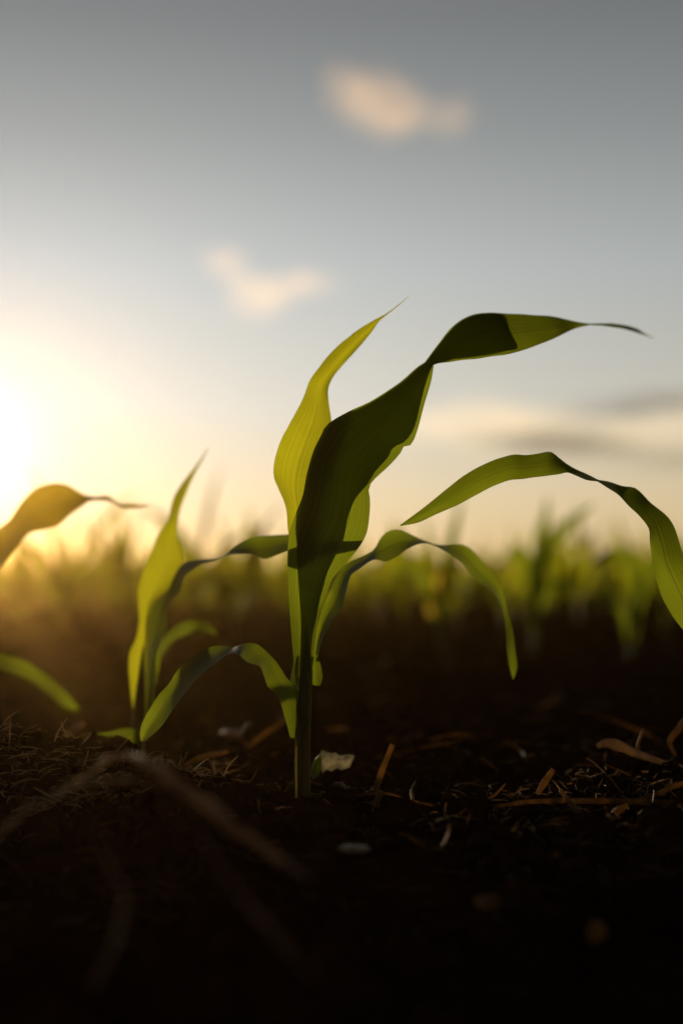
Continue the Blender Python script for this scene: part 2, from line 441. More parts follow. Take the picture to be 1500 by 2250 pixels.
# unseen inner leaf added to the whorl behind the front leaf, outlined to shade it
def behind(pts, dz): return [(x, y, z + dz) for x, y, z in pts]
innerL = [(657, 1480, 0), (660, 1420, 0), (661, 1364, 0), (657, 1300, 0), (653, 1244, 0), (652, 1187, 0), (654, 1150, 0), (665, 1090, 0), (675, 1040, -.001),
          (690, 989, -.002), (705, 961, -.003), (719, 936, -.004), (764, 908, -.008), (809, 887, -.012), (848, 863, -.016), (884, 839, -.020), (914, 812, -.024), (933, 799, -.027)]
innerR = [(684, 1480, 0), (684, 1420, 0), (695, 1349, .001), (710, 1286, .003), (716, 1262, .004), (731, 1229, .006), (746, 1196, .008), (753, 1181, .009),
          (761, 1139, .009), (776, 1100, .008), (791, 1079, .007), (806, 1061, .006), (821, 1037, .003), (848, 1007, .001), (860, 983, -.001), (884, 972, -.003), (905, 940, -.005), (920, 887, -.008), (934, 836, -.009), (946, 803, -.009)]
inner2L = [(933, 799, -.027), (955, 769, -.030), (985, 730, -.034), (1011, 706, -.038), (1042, 693, -.042), (1080, 689, -.046), (1106, 691, -.050)]
inner2R = [(946, 803, -.009), (985, 792, -.010), (1020, 787, -.011), (1065, 781, -.015), (1108, 772, -.020), (1136, 764, -.026), (1124, 735, -.034), (1110, 705, -.042)]
leaf([(behind(innerL, -.003), behind(innerR, -.003)), (behind(inner2L, -.0035), behind(inner2R, -.0035))], .0045, root, rows=50, cols=10, wave=0, rim=0)

# bright leaf standing behind, lit through by the sun
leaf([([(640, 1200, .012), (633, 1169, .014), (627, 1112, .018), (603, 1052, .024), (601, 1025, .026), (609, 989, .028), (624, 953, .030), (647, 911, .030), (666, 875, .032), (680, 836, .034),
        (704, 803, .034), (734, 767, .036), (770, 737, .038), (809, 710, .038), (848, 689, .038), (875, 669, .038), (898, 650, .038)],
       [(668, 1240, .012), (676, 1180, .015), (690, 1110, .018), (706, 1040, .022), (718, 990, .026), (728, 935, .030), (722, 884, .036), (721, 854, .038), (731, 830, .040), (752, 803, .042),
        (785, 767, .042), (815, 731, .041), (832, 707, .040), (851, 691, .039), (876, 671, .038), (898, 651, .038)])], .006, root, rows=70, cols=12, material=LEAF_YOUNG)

# lowest leaf: arches left and hangs down to a rounded tip
LLa = [(663, 1628, -.004), (666, 1587, -.006), (661, 1552, -.008), (653, 1516, -.009), (629, 1488, -.008), (613, 1462, -.006), (594, 1440, -.004), (571, 1419, -.002), (552, 1412, .000), (530, 1416, .001), (510, 1424, .000)]
LLb = [(637, 1621, -.004), (629, 1587, -.008), (616, 1545, -.012), (610, 1529, -.014), (589, 1510, -.016), (581, 1488, -.018), (571, 1465, -.019), (546, 1456, -.019), (526, 1440, -.018), (512, 1436, -.014), (500, 1438, -.010)]
LLc = [(510, 1424, .000), (491, 1419, .004), (472, 1419, .006), (453, 1425, .007), (430, 1438, .007), (405, 1456, .006), (386, 1478, .005), (373, 1500, .004), (347, 1529, .002), (328, 1561, .000), (312, 1590, -.001), (307, 1614, -.002), (310, 1629, -.002)]
LLd = [(500, 1438, -.010), (472, 1459, -.011), (437, 1488, -.012), (405, 1526, -.012), (379, 1561, -.011), (360, 1590, -.009), (345, 1606, -.007), (331, 1619, -.005), (320, 1628, -.003), (312, 1631, -.002)]
leaf([(LLa, LLb), (LLc, LLd)], .0035, root, rows=44, cols=12, wave=.0005, W=[(0, .008), (.12, .013), (.3, .020), (.5, .027), (.62, .026), (.8, .020), (.95, .012), (1, .001)])

# right leaf: rises beside the whorl, arches over and droops to the right
RLa = [(686, 1450, .006), (692, 1400, .008), (703, 1349, .010), (722, 1303, .014), (741, 1264, .020), (757, 1243, .028), (773, 1232, .036)]
RLb = [(697, 1450, .010), (708, 1405, .016), (724, 1372, .024), (748, 1340, .032), (761, 1297, .038), (766, 1276, .044), (772, 1262, .048)]
RLc = [(773, 1232, .036), (800, 1220, .046), (821, 1208, .056), (836, 1181, .064), (854, 1166, .070), (878, 1163, .076), (902, 1174, .080), (932, 1187, .084), (963, 1197, .088), (1015, 1196, .090),
       (1036, 1208, .090), (1058, 1230, .090), (1075, 1252, .088), (1093, 1278, .086), (1106, 1308, .084), (1114, 1338, .082), (1123, 1369, .080), (1128, 1395, .078), (1131, 1425, .076), (1136, 1468, .074), (1127, 1493, .072)]
RLd = [(772, 1262, .048), (788, 1250, .052), (821, 1229, .060), (848, 1234, .066), (874, 1222, .072), (898, 1204, .080), (924, 1194, .088), (950, 1197, .094), (989, 1219, .098), (1015, 1236, .100),
       (1032, 1260, .100), (1054, 1282, .100), (1080, 1299, .098), (1097, 1325, .094), (1107, 1360, .088), (1112, 1395, .084), (1112, 1425, .082), (1118, 1465, .078), (1126, 1493, .073)]
leaf([(RLa, RLb), (RLc, RLd)], .005, root, rows=50, cols=10, wave=.0007, W=[(0, .004), (.1, .010), (.25, .018), (.45, .030), (.7, .028), (.9, .012), (1, .001)])
# collar and sheath pieces at the leaf bases
leaf([([(676, 1440, .003), (684, 1475, .004), (684, 1500, .004), (690, 1506, .004)], [(700, 1440, .000), (706, 1465, .000), (709, 1490, -.001), (703, 1507, .001)])], .002, root, 'sheath', rows=16, cols=6, rim=.0002)
leaf([([(648, 1440, .002), (640, 1478, .002), (637, 1496, .002), (640, 1505, .002)], [(656, 1440, .000), (654, 1480, -.002), (655, 1500, -.003), (650, 1508, -.002)])], .001, root, 'sheath', rows=14, cols=5, rim=.0003)
leaf([([(650, 1600, -.0044), (647, 1660, -.0044), (648, 1730, -.0044), (650, 1775, -.0044)], [(662, 1600, -.0062), (660, 1660, -.0062), (659, 1730, -.0062), (657, 1775, -.0062)])], .0004, root, 'sheath', rows=20, cols=4, rim=.0003, material=STALK)
reparent(root)

# ------------------------------------------------------------------ second plant, a hand further back on the left
D1 = 0.98
root = empty('corn_plant', P(303, 1678, D1))
tag(root, 'blurred young corn plant on the left with a glowing yellow-green upright leaf', 'corn plant', 'corn seedlings in the near row')
tube('stalk', [(303, 1700, D1), (303, 1650, D1), (304, 1590, D1), (308, 1530, D1), (312, 1470, D1), (316, 1420, D1)], [.0045, .0042, .0042, .0036, .002, .0005], STALK, root)
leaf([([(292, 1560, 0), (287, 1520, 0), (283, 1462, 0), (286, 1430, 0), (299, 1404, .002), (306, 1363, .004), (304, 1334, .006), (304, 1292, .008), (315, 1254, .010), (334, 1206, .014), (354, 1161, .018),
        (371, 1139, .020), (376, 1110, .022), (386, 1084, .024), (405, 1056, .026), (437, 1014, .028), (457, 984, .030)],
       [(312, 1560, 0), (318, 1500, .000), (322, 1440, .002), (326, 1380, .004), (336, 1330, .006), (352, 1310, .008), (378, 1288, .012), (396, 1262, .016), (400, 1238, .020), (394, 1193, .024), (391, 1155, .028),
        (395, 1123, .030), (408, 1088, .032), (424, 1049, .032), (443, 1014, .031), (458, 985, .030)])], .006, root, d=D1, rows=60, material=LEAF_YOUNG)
# dark leaf that arches right and reaches past the main plant
LK = [(318, 1560, -.006), (316, 1470, -.008), (318, 1400, -.010), (322, 1353, -.012), (344, 1322, -.02), (370, 1294, -.04), (382, 1268, -.06), (392, 1247, -.075), (405, 1236, -.09), (428, 1231, -.11), (450, 1228, -.125), (482, 1224, -.14),
      (498, 1216, -.15), (520, 1198, -.16), (546, 1184, -.17), (568, 1179, -.175), (600, 1176, -.182), (634, 1174, -.188), (700, 1172, -.20), (770, 1174, -.208), (800, 1180, -.212)]
LM = [(334, 1560, -.006), (340, 1500, -.002), (345, 1440, .002), (366, 1376, -.002), (370, 1328, -.02), (395, 1299, -.04), (405, 1267, -.06), (424, 1252, -.08), (443, 1239, -.10), (466, 1233, -.12), (488, 1225, -.135), (504, 1219, -.143),
      (520, 1217, -.15), (552, 1217, -.16), (578, 1227, -.165), (589, 1227, -.168), (613, 1217, -.174), (634, 1210, -.18), (690, 1200, -.196), (750, 1190, -.206), (800, 1181, -.212)]
LK = [(x, y, z * .60) for x, y, z in LK]; LM = [(x, y, z * .60) for x, y, z in LM]     # stays behind the main plant
leaf([(LK, LM)], .005, root, d=D1, rows=90, wave=.0009, W=[(0, .022), (.2, .034), (.4, .034), (.7, .027), (.85, .022), (1, .002)])
leaf([([(340, 1500, .03), (346, 1440, .05), (350, 1414, .06), (379, 1382, .08), (405, 1366, .10), (424, 1363, .11), (456, 1369, .12), (475, 1388, .13)],
       [(345, 1505, .04), (350, 1460, .05), (357, 1440, .06), (380, 1410, .08), (408, 1396, .10), (430, 1386, .11), (452, 1388, .12), (473, 1396, .13)])], .003, root, d=D1, rows=30)
leaf([([(318, 1590, 0), (324, 1540, .002), (330, 1494, .004), (338, 1445, .006), (348, 1420, .008)],
       [(322, 1592, 0), (336, 1550, -.002), (342, 1500, 0), (352, 1462, .004), (350, 1422, .008)])], .002, root, d=D1, rows=26)
leaf([([(306, 1652, -.004), (308, 1625, -.006), (300, 1606, -.01), (285, 1600, -.02), (262, 1602, -.03), (240, 1608, -.04), (214, 1611, -.05)],
       [(280, 1648, -.004), (285, 1630, -.010), (276, 1622, -.02), (266, 1618, -.03), (250, 1617, -.035), (235, 1617, -.042), (214, 1613, -.05)])], .002, root, d=D1, rows=26)
reparent(root)

# ------------------------------------------------------------------ right plant (its stalk stands just outside the frame)
D2 = 0.80
root = empty('corn_plant', P(1575, 1765, D2))
tag(root, 'corn plant beyond the right edge whose long leaf arches into the picture', 'corn plant', 'corn seedlings in the near row')
tube('stalk', [(1575, 1800, D2), (1575, 1740, D2), (1574, 1600, D2), (1572, 1480, D2), (1570, 1400, D2)], [.0048, .0045, .0045, .005, .004], STALK, root)
leaf([([(1580, 1500, 0), (1572, 1420, -.002), (1553, 1340, -.004), (1528, 1270, -.006), (1500, 1218, -.008), (1491, 1187, -.010), (1478, 1153, -.012), (1457, 1127, -.014), (1426, 1104, -.016), (1409, 1084, -.018), (1393, 1071, -.019), (1366, 1067, -.019), (1335, 1058, -.018), (1314, 1054, -.016)],
       [(1562, 1500, 0), (1536, 1435, -.006), (1500, 1384, -.010), (1474, 1351, -.014), (1457, 1321, -.018), (1446, 1291, -.021), (1437, 1260, -.024), (1431, 1231, -.026), (1426, 1192, -.028), (1424, 1161, -.030), (1405, 1135, -.032), (1383, 1114, -.033), (1357, 1088, -.033), (1331, 1070, -.032), (1312, 1058, -.030)]),
      ([(1314, 1054, -.016), (1288, 1042, -.014), (1257, 1027, -.014), (1227, 1005, -.016), (1207, 992, -.018), (1179, 997, -.018), (1153, 1000, -.018), (1127, 999, -.018), (1101, 1005, -.018), (1067, 1018, -.018), (1023, 1042, -.018), (980, 1075, -.018), (932, 1114, -.018), (878, 1154, -.018)],
       [(1312, 1058, -.030), (1288, 1055, -.028), (1266, 1046, -.026), (1246, 1038, -.022), (1227, 1042, -.016), (1197, 1046, -.010), (1153, 1052, -.007), (1119, 1055, -.006), (1084, 1068, -.007), (1045, 1088, -.009), (1002, 1111, -.012), (958, 1130, -.015), (919, 1148, -.017), (880, 1156, -.018)])],
     .0035, root, d=D2, rows=56, cols=12, W=[(0, .012), (.3, .026), (.5, .032), (.62, .033), (.75, .026), (.88, .014), (1, .001)], sgn=-1)
leaf([([(1572, 1500, .01), (1562, 1380, .02), (1548, 1300, .04), (1520, 1262, .06), (1490, 1243, .075), (1462, 1236, .085)],
       [(1590, 1500, .01), (1590, 1380, .02), (1575, 1310, .045), (1530, 1288, .065), (1490, 1264, .08), (1464, 1242, .088)])], .004, root, d=D2, rows=34)
leaf([([(1570, 1470, 0), (1580, 1300, .01), (1610, 1100, .02), (1680, 900, .02)], [(1590, 1470, 0), (1640, 1300, .01), (1690, 1100, .02), (1690, 900, .02)])], .005, root, d=D2, rows=30)
reparent(root)

# ------------------------------------------------------------------ left plant (its stalk stands outside the frame)
D3 = 1.03
root = empty('corn_plant', P(-130, 1625, D3))
tag(root, 'corn plant beyond the left edge, its blurred leaf crosses the sun glow', 'corn plant', 'corn seedlings in the near row')
tube('stalk', [(-130, 1655, D3), (-130, 1620, D3), (-129, 1540, D3), (-125, 1440, D3)], [.0048, .0045, .0048, .004], STALK, root)
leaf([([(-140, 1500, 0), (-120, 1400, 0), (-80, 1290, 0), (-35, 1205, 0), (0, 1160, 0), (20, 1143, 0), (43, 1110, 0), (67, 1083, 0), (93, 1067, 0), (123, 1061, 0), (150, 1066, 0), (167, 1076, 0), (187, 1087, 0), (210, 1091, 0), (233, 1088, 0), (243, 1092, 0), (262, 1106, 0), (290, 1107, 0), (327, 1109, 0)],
       [(-115, 1500, 0), (-80, 1430, .01), (-45, 1340, .01), (-10, 1270, .01), (12, 1235, .01), (32, 1208, .01), (50, 1187, .01), (67, 1171, .01), (93, 1165, .01), (127, 1155, .01), (150, 1135, .01), (178, 1115, .005), (198, 1101, 0), (222, 1100, 0), (240, 1102, 0), (250, 1106, 0), (270, 1116, 0), (295, 1117, 0), (327, 1112, 0)])], .005, root, d=D3, rows=70, W=[(0, .01), (.3, .042), (.7, .040), (.85, .02), (1, .004)], material=LEAF_DRY_GLOW, label='arching leaf coloured orange-brown for the sun glow')
leaf([([(-125, 1480, .02), (-90, 1445, .04), (-50, 1428, .06), (0, 1435, .08), (60, 1455, .10), (110, 1490, .12), (150, 1525, .13), (174, 1556, .14)],
       [(-125, 1500, .02), (-90, 1475, .04), (-50, 1462, .06), (0, 1472, .08), (60, 1492, .10), (108, 1526, .12), (140, 1554, .13), (170, 1562, .14)])], .004, root, d=D3, rows=34)
reparent(root)

# ------------------------------------------------------------------ the field: prototypes of seedlings with stalk and leaves
def field_leaf(rnd, az, z0, length, rise, width, droop, twist, nv=11, nu=4):
    """blade that leaves the stalk at height z0, climbs at angle `rise` and bends over"""
    V, UV, F = [], [], []
    p = Vector((0, 0, z0)); ang = rise
    hd = Vector((math.cos(az), math.sin(az), 0))
    side = Vector((-math.sin(az), math.cos(az), 0))
    for i in range(nv + 1):
        v = i / nv
        wdt = width * (math.sin(math.pi * min(1, (v * .86 + .14)) ** .8) ** .7) * (1 - v ** 5) + .0008
        tg = hd * math.cos(ang) + Vector((0, 0, 1)) * math.sin(ang)
        up = tg.cross(side).normalized()
        sd = side * math.cos(twist * v) + up * math.sin(twist * v)
        nn = tg.cross(sd)
        for j in range(nu + 1):
            u = j / nu * 2 - 1
            V.append(p + sd * (wdt * u * .5) + nn * (-abs(u) * wdt * .22)); UV.append((j / nu, v))
        p = p + tg * (length / nv)
        ang -= droop * (0.35 + 1.3 * v) / nv
        side = (side + hd * (rnd.random() - .5) * .05).normalized()
    for i in range(nv):
        for j in range(nu):
            a = i * (nu + 1) + j
            F.append((a, a + 1, a + nu + 2, a + nu + 1))
    return V, F, UV

def leaf_set(seed):
    rnd = random.Random(seed)
    az = rnd.random() * 6.28
    L = []
    spec = [(.035, .10, .9, .016, 2.6), (.06, .17, 1.1, .026, 2.3), (.075, .22, 1.25, .036, 2.0), (.085, .24, 1.35, .040, 1.5), (.09, .22, 1.5, .032, .5)]
    for k, (z0, ln, rise, wd, dr) in enumerate(spec):
        L.append((az + math.pi * k + rnd.uniform(-.5, .5), z0 * rnd.uniform(.85, 1.15), ln * rnd.uniform(.8, 1.15), rise * rnd.uniform(.92, 1.05),
                  wd * rnd.uniform(.85, 1.15), dr * rnd.uniform(.7, 1.2), rnd.uniform(-.9, .9)))
    return L, rnd

protos = []
for s in range(7):
    L, rnd = leaf_set(100 + s)
    parts = []
    for spec in L:
        V, F, UV = field_leaf(rnd, *spec)
        me = link('leaf', V, F, LEAF_FIELD, None, UV); parts.append(me)
    st = tube('stalk', [(0, 0, -.02), (0, 0, .05), (0.001, 0, .12)], [.0045, .0048, .003], STALK, None, sides=8, n=6, world=True)
    parts.append(st)
    jv, jf, ju, b = [], [], [], 0
    for p_ in parts:
        m_ = p_.data
        jv += [v.co.copy() for v in m_.vertices]; jf += [tuple(i + b for i in f.vertices) for f in m_.polygons]; b = len(jv)
        uu = [(0, 0)] * len(m_.vertices)
        ul = m_.uv_layers[0].data
        for lp in m_.loops: uu[lp.vertex_index] = tuple(ul[lp.index].uv)
        ju += uu
    whole = link('seedling', jv, jf, LEAF_FIELD, None, ju)
    whole_me = whole.data; bpy.data.objects.remove(whole)
    protos.append((parts, whole_me, L[0][0]))

def blade(root, pts, d, wpx, W=.03, material=None):
    """blade along a centre line of (px, py); wpx widths across, in pixels"""
    c = spline([(x, y, w_) for (x, y), w_ in zip(pts, wpx)], 24)
    A, B = [], []
    for i in range(24):
        t = c[min(i + 1, 23)] - c[max(i - 1, 0)]; l = math.hypot(t[0], t[1])
        nx, ny = -t[1] / l, t[0] / l
        A.append((c[i][0] + nx * c[i][2] / 2, c[i][1] + ny * c[i][2] / 2, 0)); B.append((c[i][0] - nx * c[i][2] / 2, c[i][1] - ny * c[i][2] / 2, 0))
    return leaf([(A, B)], .004, root, d=d, rows=24, cols=5, W=[(0, .008), (.3, W), (.7, W), (1, .003)], material=material or LEAF_FIELD, wave=0)
def far_plant(px, d, label, blades):
    p = P(px, 1280, d); p.z = gh(p.x, p.y)
    root = empty('corn_plant', p); tag(root, label, 'corn plant', 'corn seedlings in the far rows')
    tube('stalk', [(p.x, p.y, p.z - .02), (p.x, p.y, p.z + .05), (p.x, p.y, p.z + .10)], [.005, .005, .002], STALK, root, sides=8, n=6, world=True)
    for pts, wpx, mt in blades: blade(root, pts, d, wpx, material=mt or LEAF)
    reparent(root)
far_plant(1172, 2.5, 'blurred corn plant with spreading leaves against the pale horizon right of centre', [
    ([(1172, 1400), (1176, 1320), (1182, 1240), (1190, 1170), (1198, 1130), (1202, 1092)], [14, 26, 34, 28, 16, 3], None),
    ([(1174, 1380), (1180, 1290), (1196, 1220), (1226, 1172), (1262, 1140), (1304, 1108)], [12, 26, 36, 32, 20, 3], None),
    ([(1170, 1380), (1164, 1290), (1152, 1235), (1138, 1212), (1124, 1216), (1112, 1240)], [12, 24, 34, 30, 20, 3], None),
    ([(1172, 1390), (1184, 1330), (1206, 1290), (1228, 1282), (1246, 1310)], [10, 22, 26, 20, 3], None)])
far_plant(968, 2.55, 'blurred corn plant with a yellowing leaf hanging under the drooping leaf right of the stem', [
    ([(968, 1400), (972, 1320), (982, 1240), (996, 1170), (1006, 1130), (1014, 1092)], [12, 22, 26, 20, 12, 3], None),
    ([(970, 1300), (978, 1262), (984, 1238), (976, 1262), (962, 1300), (944, 1352)], [10, 18, 22, 30, 34, 12], LEAF_DRY_GLOW),
    ([(966, 1380), (950, 1310), (920, 1262), (880, 1250), (850, 1275)], [10, 22, 28, 22, 3], None)])
far_plant(1385, 2.3, 'blurred corn plant whose dark arching leaf touches the long leaf at the right', [
    ([(1385, 1430), (1392, 1340), (1396, 1262), (1372, 1222), (1332, 1222), (1290, 1246)], [12, 26, 34, 34, 24, 3], None),
    ([(1387, 1430), (1400, 1330), (1420, 1260), (1438, 1230), (1452, 1222)], [10, 26, 34, 26, 12], None),
    ([(1384, 1420), (1366, 1350), (1340, 1310), (1312, 1318), (1296, 1346)], [10, 22, 28, 20, 3], None)])

spots = []
r2 = random.Random(4)
named = [(1465, 2.7, .62, 'blurred corn plant low behind the long leaf at the right edge', 2),
         (432, 3.2, .95, 'blurred corn plant with a thin upright tip above the dark arching leaf on the left', 5),
         (515, 2.9, .78, 'blurred corn plant in the gap between the two nearest plants', 0),
         (268, 3.2, .86, 'blurred corn plant just left of the second plant, its tip in the golden glow', 4),
         (150, 3.0, 1.0, 'blurred corn plant under the orange leaf at the left edge', 6)]
for px, d, sc, lab, k in named:
    p = P(px, 1280, d); spots.append((p.x, p.y, sc * 1.28, lab, k, True))
y = 2.6
row = 0
while y < 60:
    d = y + D0
    step = .155 if y < 9 else .2 if y < 18 else .4
    half = d * (.30 if y < 3.6 else .52)
    x = -half + r2.random() * step
    while x < half:
        xx, yy = x + r2.uniform(-.03, .03), y + r2.uniform(-.05, .05) + x * .04
        if r2.random() > (.07 if y > 3.5 else .25 if y > 3.0 else .6) and (abs(xx) < d * .30 or r2.random() > .55):
            spots.append((xx, yy, r2.uniform(.74, 1.14), None, r2.randrange(7), d < 5.5))
        x += step
    y += .5 if y < 9 else 1.0 if y < 22 else 2.0
    row += 1
first = set()
single = [s for s in spots]
single_sorted = sorted((i for i in range(len(single)) if abs(single[i][0]) < .29 * (single[i][1] + D0)), key=lambda i: single[i][1])
indiv = set(single_sorted[:285]) | {i for i in range(len(named))}
mass_V, mass_F, mass_U, vb = [], [], [], 0
count = 0
for i, (x, yy, sc, lab, k, detailed) in enumerate(single):
    z = float(ground_h(np.array([x]), np.array([yy]))[0])
    rot = r2.random() * 6.283
    if lab: rot = -protos[k][2] + (.25 if i % 2 else 3.4)
    lean = (r2.uniform(-.08, .08), r2.uniform(-.08, .08))
    if i in indiv:
        if detailed:
            o = empty('corn_plant', (x, yy, z))
            for src in protos[k][0]:
                c = bpy.data.objects.new(src.name.split('.')[0], src.data); C.objects.link(c); c.parent = o
        else:
            o = bpy.data.objects.new('corn_plant', protos[k][1]); C.objects.link(o); o.location = (x, yy, z)
        o.rotation_euler = (lean[0], lean[1], rot); o.scale = (sc,) * 3
        count += 1
        tag(o, lab or 'blurred green corn seedling in the rows far behind, one of many alike', 'corn plant', None if lab else 'corn seedlings in the far rows')
    else:
        me = protos[k][1]
        n = len(me.vertices)
        co = np.empty(n * 3, dtype=np.float32); me.vertices.foreach_get('co', co); co = co.reshape(-1, 3)
        c_, s_ = math.cos(rot), math.sin(rot)
        q = co @ np.array([[c_, s_, 0], [-s_, c_, 0], [0, 0, 1]]) * sc + np.array([x, yy, z])
        mass_V.append(q)
        if k not in first:
            first.add(k)
        tri = protos_f[k] if 'protos_f' in globals() and k in protos_f else None
        if tri is None:
            globals().setdefault('protos_f', {})[k] = tri = [tuple(p.vertices) for p in me.polygons if len(p.vertices) == 4]
        mass_F.append(np.array(tri) + vb); vb += n
for parts, _, _ in protos:
    for p_ in parts: bpy.data.objects.remove(p_)
if mass_V:
    o = np_mesh('far_corn_rows', np.concatenate(mass_V), np.concatenate(mass_F), LEAF_FIELD)
    tag(o, 'mass of distant corn rows along the horizon', 'corn field', kind='stuff')

# ------------------------------------------------------------------ soil crumbs, clods, litter
def ico():
    t = (1 + 5 ** .5) / 2
    v = np.array([(-1, t, 0), (1, t, 0), (-1, -t, 0), (1, -t, 0), (0, -1, t), (0, 1, t), (0, -1, -t), (0, 1, -t), (t, 0, -1), (t, 0, 1), (-t, 0, -1), (-t, 0, 1)], float)
    v /= np.linalg.norm(v[0])
    f = np.array([(0, 11, 5), (0, 5, 1), (0, 1, 7), (0, 7, 10), (0, 10, 11), (1, 5, 9), (5, 11, 4), (11, 10, 2), (10, 7, 6), (7, 1, 8), (3, 9, 4), (3, 4, 2), (3, 2, 6), (3, 6, 8), (3, 8, 9), (4, 9, 5), (2, 4, 11), (6, 2, 10), (8, 6, 7), (9, 8, 1)])
    return v, f
def subdiv(v, f):
    v = list(map(tuple, v)); cache = {}; nf = []
    def mid(a, b):
        k = (min(a, b), max(a, b))
        if k not in cache:
            m = (np.array(v[a]) + np.array(v[b])) / 2; m /= np.linalg.norm(m); v.append(tuple(m)); cache[k] = len(v) - 1
        return cache[k]
    for a, b, c in f:
        x, y_, z = mid(a, b), mid(b, c), mid(c, a)
        nf += [(a, x, z), (b, y_, x), (c, z, y_), (x, y_, z)]
    return np.array(v), np.array(nf)
I0 = ico(); I1 = subdiv(*I0); I2 = subdiv(*I1); I3 = subdiv(*I2)

def scatter_xy(n, d0, d1, spread=.27):
    d = d0 + (d1 - d0) * rng.random(n)
    x = (rng.random(n) * 2 - 1) * spread * d
    return x, d - D0

def crumbs(n, smin, smax, base, d0, d1):
    v, f = base
    x, y_ = scatter_xy(n, d0, d1)
    s = smin * (smax / smin) ** (rng.random(n) ** 2.2)
    z = ground_h(x, y_)
    jit = 1 + .55 * (rng.random((n, len(v), 1)) - .5)
    q = v[None] * jit * s[:, None, None] * (np.array([1, 1, .75]) * (0.7 + .6 * rng.random((n, 1, 3))))
    a = rng.random(n) * 6.28; ca, sa = np.cos(a)[:, None], np.sin(a)[:, None]
    qx = q[..., 0] * ca - q[..., 1] * sa; qy = q[..., 0] * sa + q[..., 1] * ca
    V = np.stack([qx + x[:, None], qy + y_[:, None], q[..., 2] + (z + s * .25)[:, None]], -1)
    F = (f[None] + (np.arange(n) * len(v))[:, None, None]).reshape(-1, 3)
    return V.reshape(-1, 3), F
def around(n, px, d, rad, smin, smax, base):
    V_, F_ = crumbs(n, smin, smax, base, .5, .6)
    v_ = V_.reshape(n, -1, 3); c_ = v_.mean(1)
    a_ = rng.random(n) * 6.283; q_ = rad * rng.random(n) ** .7; t_ = P(px, 1280, d)
    x_, y_ = t_.x + np.cos(a_) * q_, t_.y + np.sin(a_) * q_
    z_ = ground_h(x_, y_) + .004 * np.exp(-(q_ / (rad * .6)) ** 2)
    v_ = v_ - c_[:, None, :] + np.stack([x_, y_, z_], -1)[:, None, :]
    return v_.reshape(-1, 3), F_
parts = [around(700, 665, D0 - .004, .022, .0007, .0035, I1), around(500, 100, .85, .06, .001, .005, I1), around(500, 1000, .77, .08, .001, .005, I1), around(400, 420, .74, .04, .001, .0045, I1), crumbs(20000, .0004, .0024, I0, .55, 1.15), crumbs(700, .002, .005, I1, .5, 1.5), crumbs(900, .004, .012, I1, 1.1, 3.2)]
V, F, b = [], [], 0
for v, f in parts:
    V.append(v); F.append(f + b); b += len(v)
tag(np_mesh('soil_crumbs', np.concatenate(V), np.concatenate(F), SOIL), 'loose dark crumbs of soil strewn over the ground', 'soil crumbs', kind='stuff')

def strand(px_world, length, width, az, pitch, bend, nseg=7, roll=0.0):
    """thin curved strip with thickness (4-sided)"""
    p = np.array(px_world, float)
    V, F = [], []
    for i in range(nseg + 1):
        v = i / nseg
        hd = np.array([math.cos(az), math.sin(az), 0])
        tg = hd * math.cos(pitch) + np.array([0, 0, 1]) * math.sin(pitch)
        sd = np.cross(tg, [0, 0, 1.0]); sd /= (np.linalg.norm(sd) + 1e-9)
        up = np.cross(sd, tg)
        s2 = sd * math.cos(roll) + up * math.sin(roll); u2 = np.cross(s2, tg)
        wd = width * (.35 + .65 * math.sin(math.pi * min(max(v, .08), .92)))
        for a, b_ in ((1, 0), (0, .35), (-1, 0), (0, -.35)):
            V.append(p + s2 * wd * a * .5 + u2 * wd * b_ * .5)
        p = p + tg * length / nseg
        pitch += bend[0] / nseg; az += bend[1] / nseg
    for i in range(nseg):
        for k in range(4):
            F.append((i * 4 + k, i * 4 + (k + 1) % 4, i * 4 + 4 + (k + 1) % 4, i * 4 + 4 + k))
    F.append((3, 2, 1, 0)); F.append(tuple(nseg * 4 + k for k in range(4)))
    return np.array(V), F
def litter(n, d0, d1, lmin, lmax, wmin, wmax, seed, pmax=.5, xr=(-.27, .27)):
    rr = random.Random(seed); V, F, b = [], [], 0
    for i in range(n):
        d = rr.uniform(d0, d1); x = rr.uniform(*xr) * d; y_ = d - D0
        z = gh(x, y_) + .0005
        v, f = strand((x, y_, z), rr.uniform(lmin, lmax), rr.uniform(wmin, wmax), rr.uniform(0, 6.28), rr.uniform(-.05, pmax) * (rr.random() ** 1.5), (rr.uniform(-1.4, .3), rr.uniform(-1.2, 1.2)), 6, rr.uniform(-1.2, 1.2))
        V.append(v); F += [tuple(k + b for k in q) for q in f if len(q) == 4]; b += len(v)
    return np.concatenate(V), np.array(F)
v, f = litter(1500, .58, 1.12, .003, .022, .0002, .0012, 3, .9)
tag(np_mesh('straw_litter', v, f, STRAW), 'fine brown bits of straw and root fibre scattered over the soil', 'straw litter', kind='stuff')
v, f = litter(500, 1.0, 3.2, .02, .07, .001, .004, 8)
tag(np_mesh('straw_litter', v, f, STRAW), 'broken straw lying between the rows further back', 'straw litter', kind='stuff')
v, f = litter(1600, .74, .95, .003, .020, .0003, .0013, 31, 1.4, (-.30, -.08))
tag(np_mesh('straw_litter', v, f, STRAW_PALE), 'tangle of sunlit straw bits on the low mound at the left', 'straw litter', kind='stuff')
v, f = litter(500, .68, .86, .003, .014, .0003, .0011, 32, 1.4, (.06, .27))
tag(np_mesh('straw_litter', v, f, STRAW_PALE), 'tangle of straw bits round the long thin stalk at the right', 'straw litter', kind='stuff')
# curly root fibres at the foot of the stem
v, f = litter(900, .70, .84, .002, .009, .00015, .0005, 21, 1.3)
tag(np_mesh('root_fibres', v, f, STRAW_PALE), 'hair-thin root fibres catching the light on the soil', 'root fibres', kind='stuff')

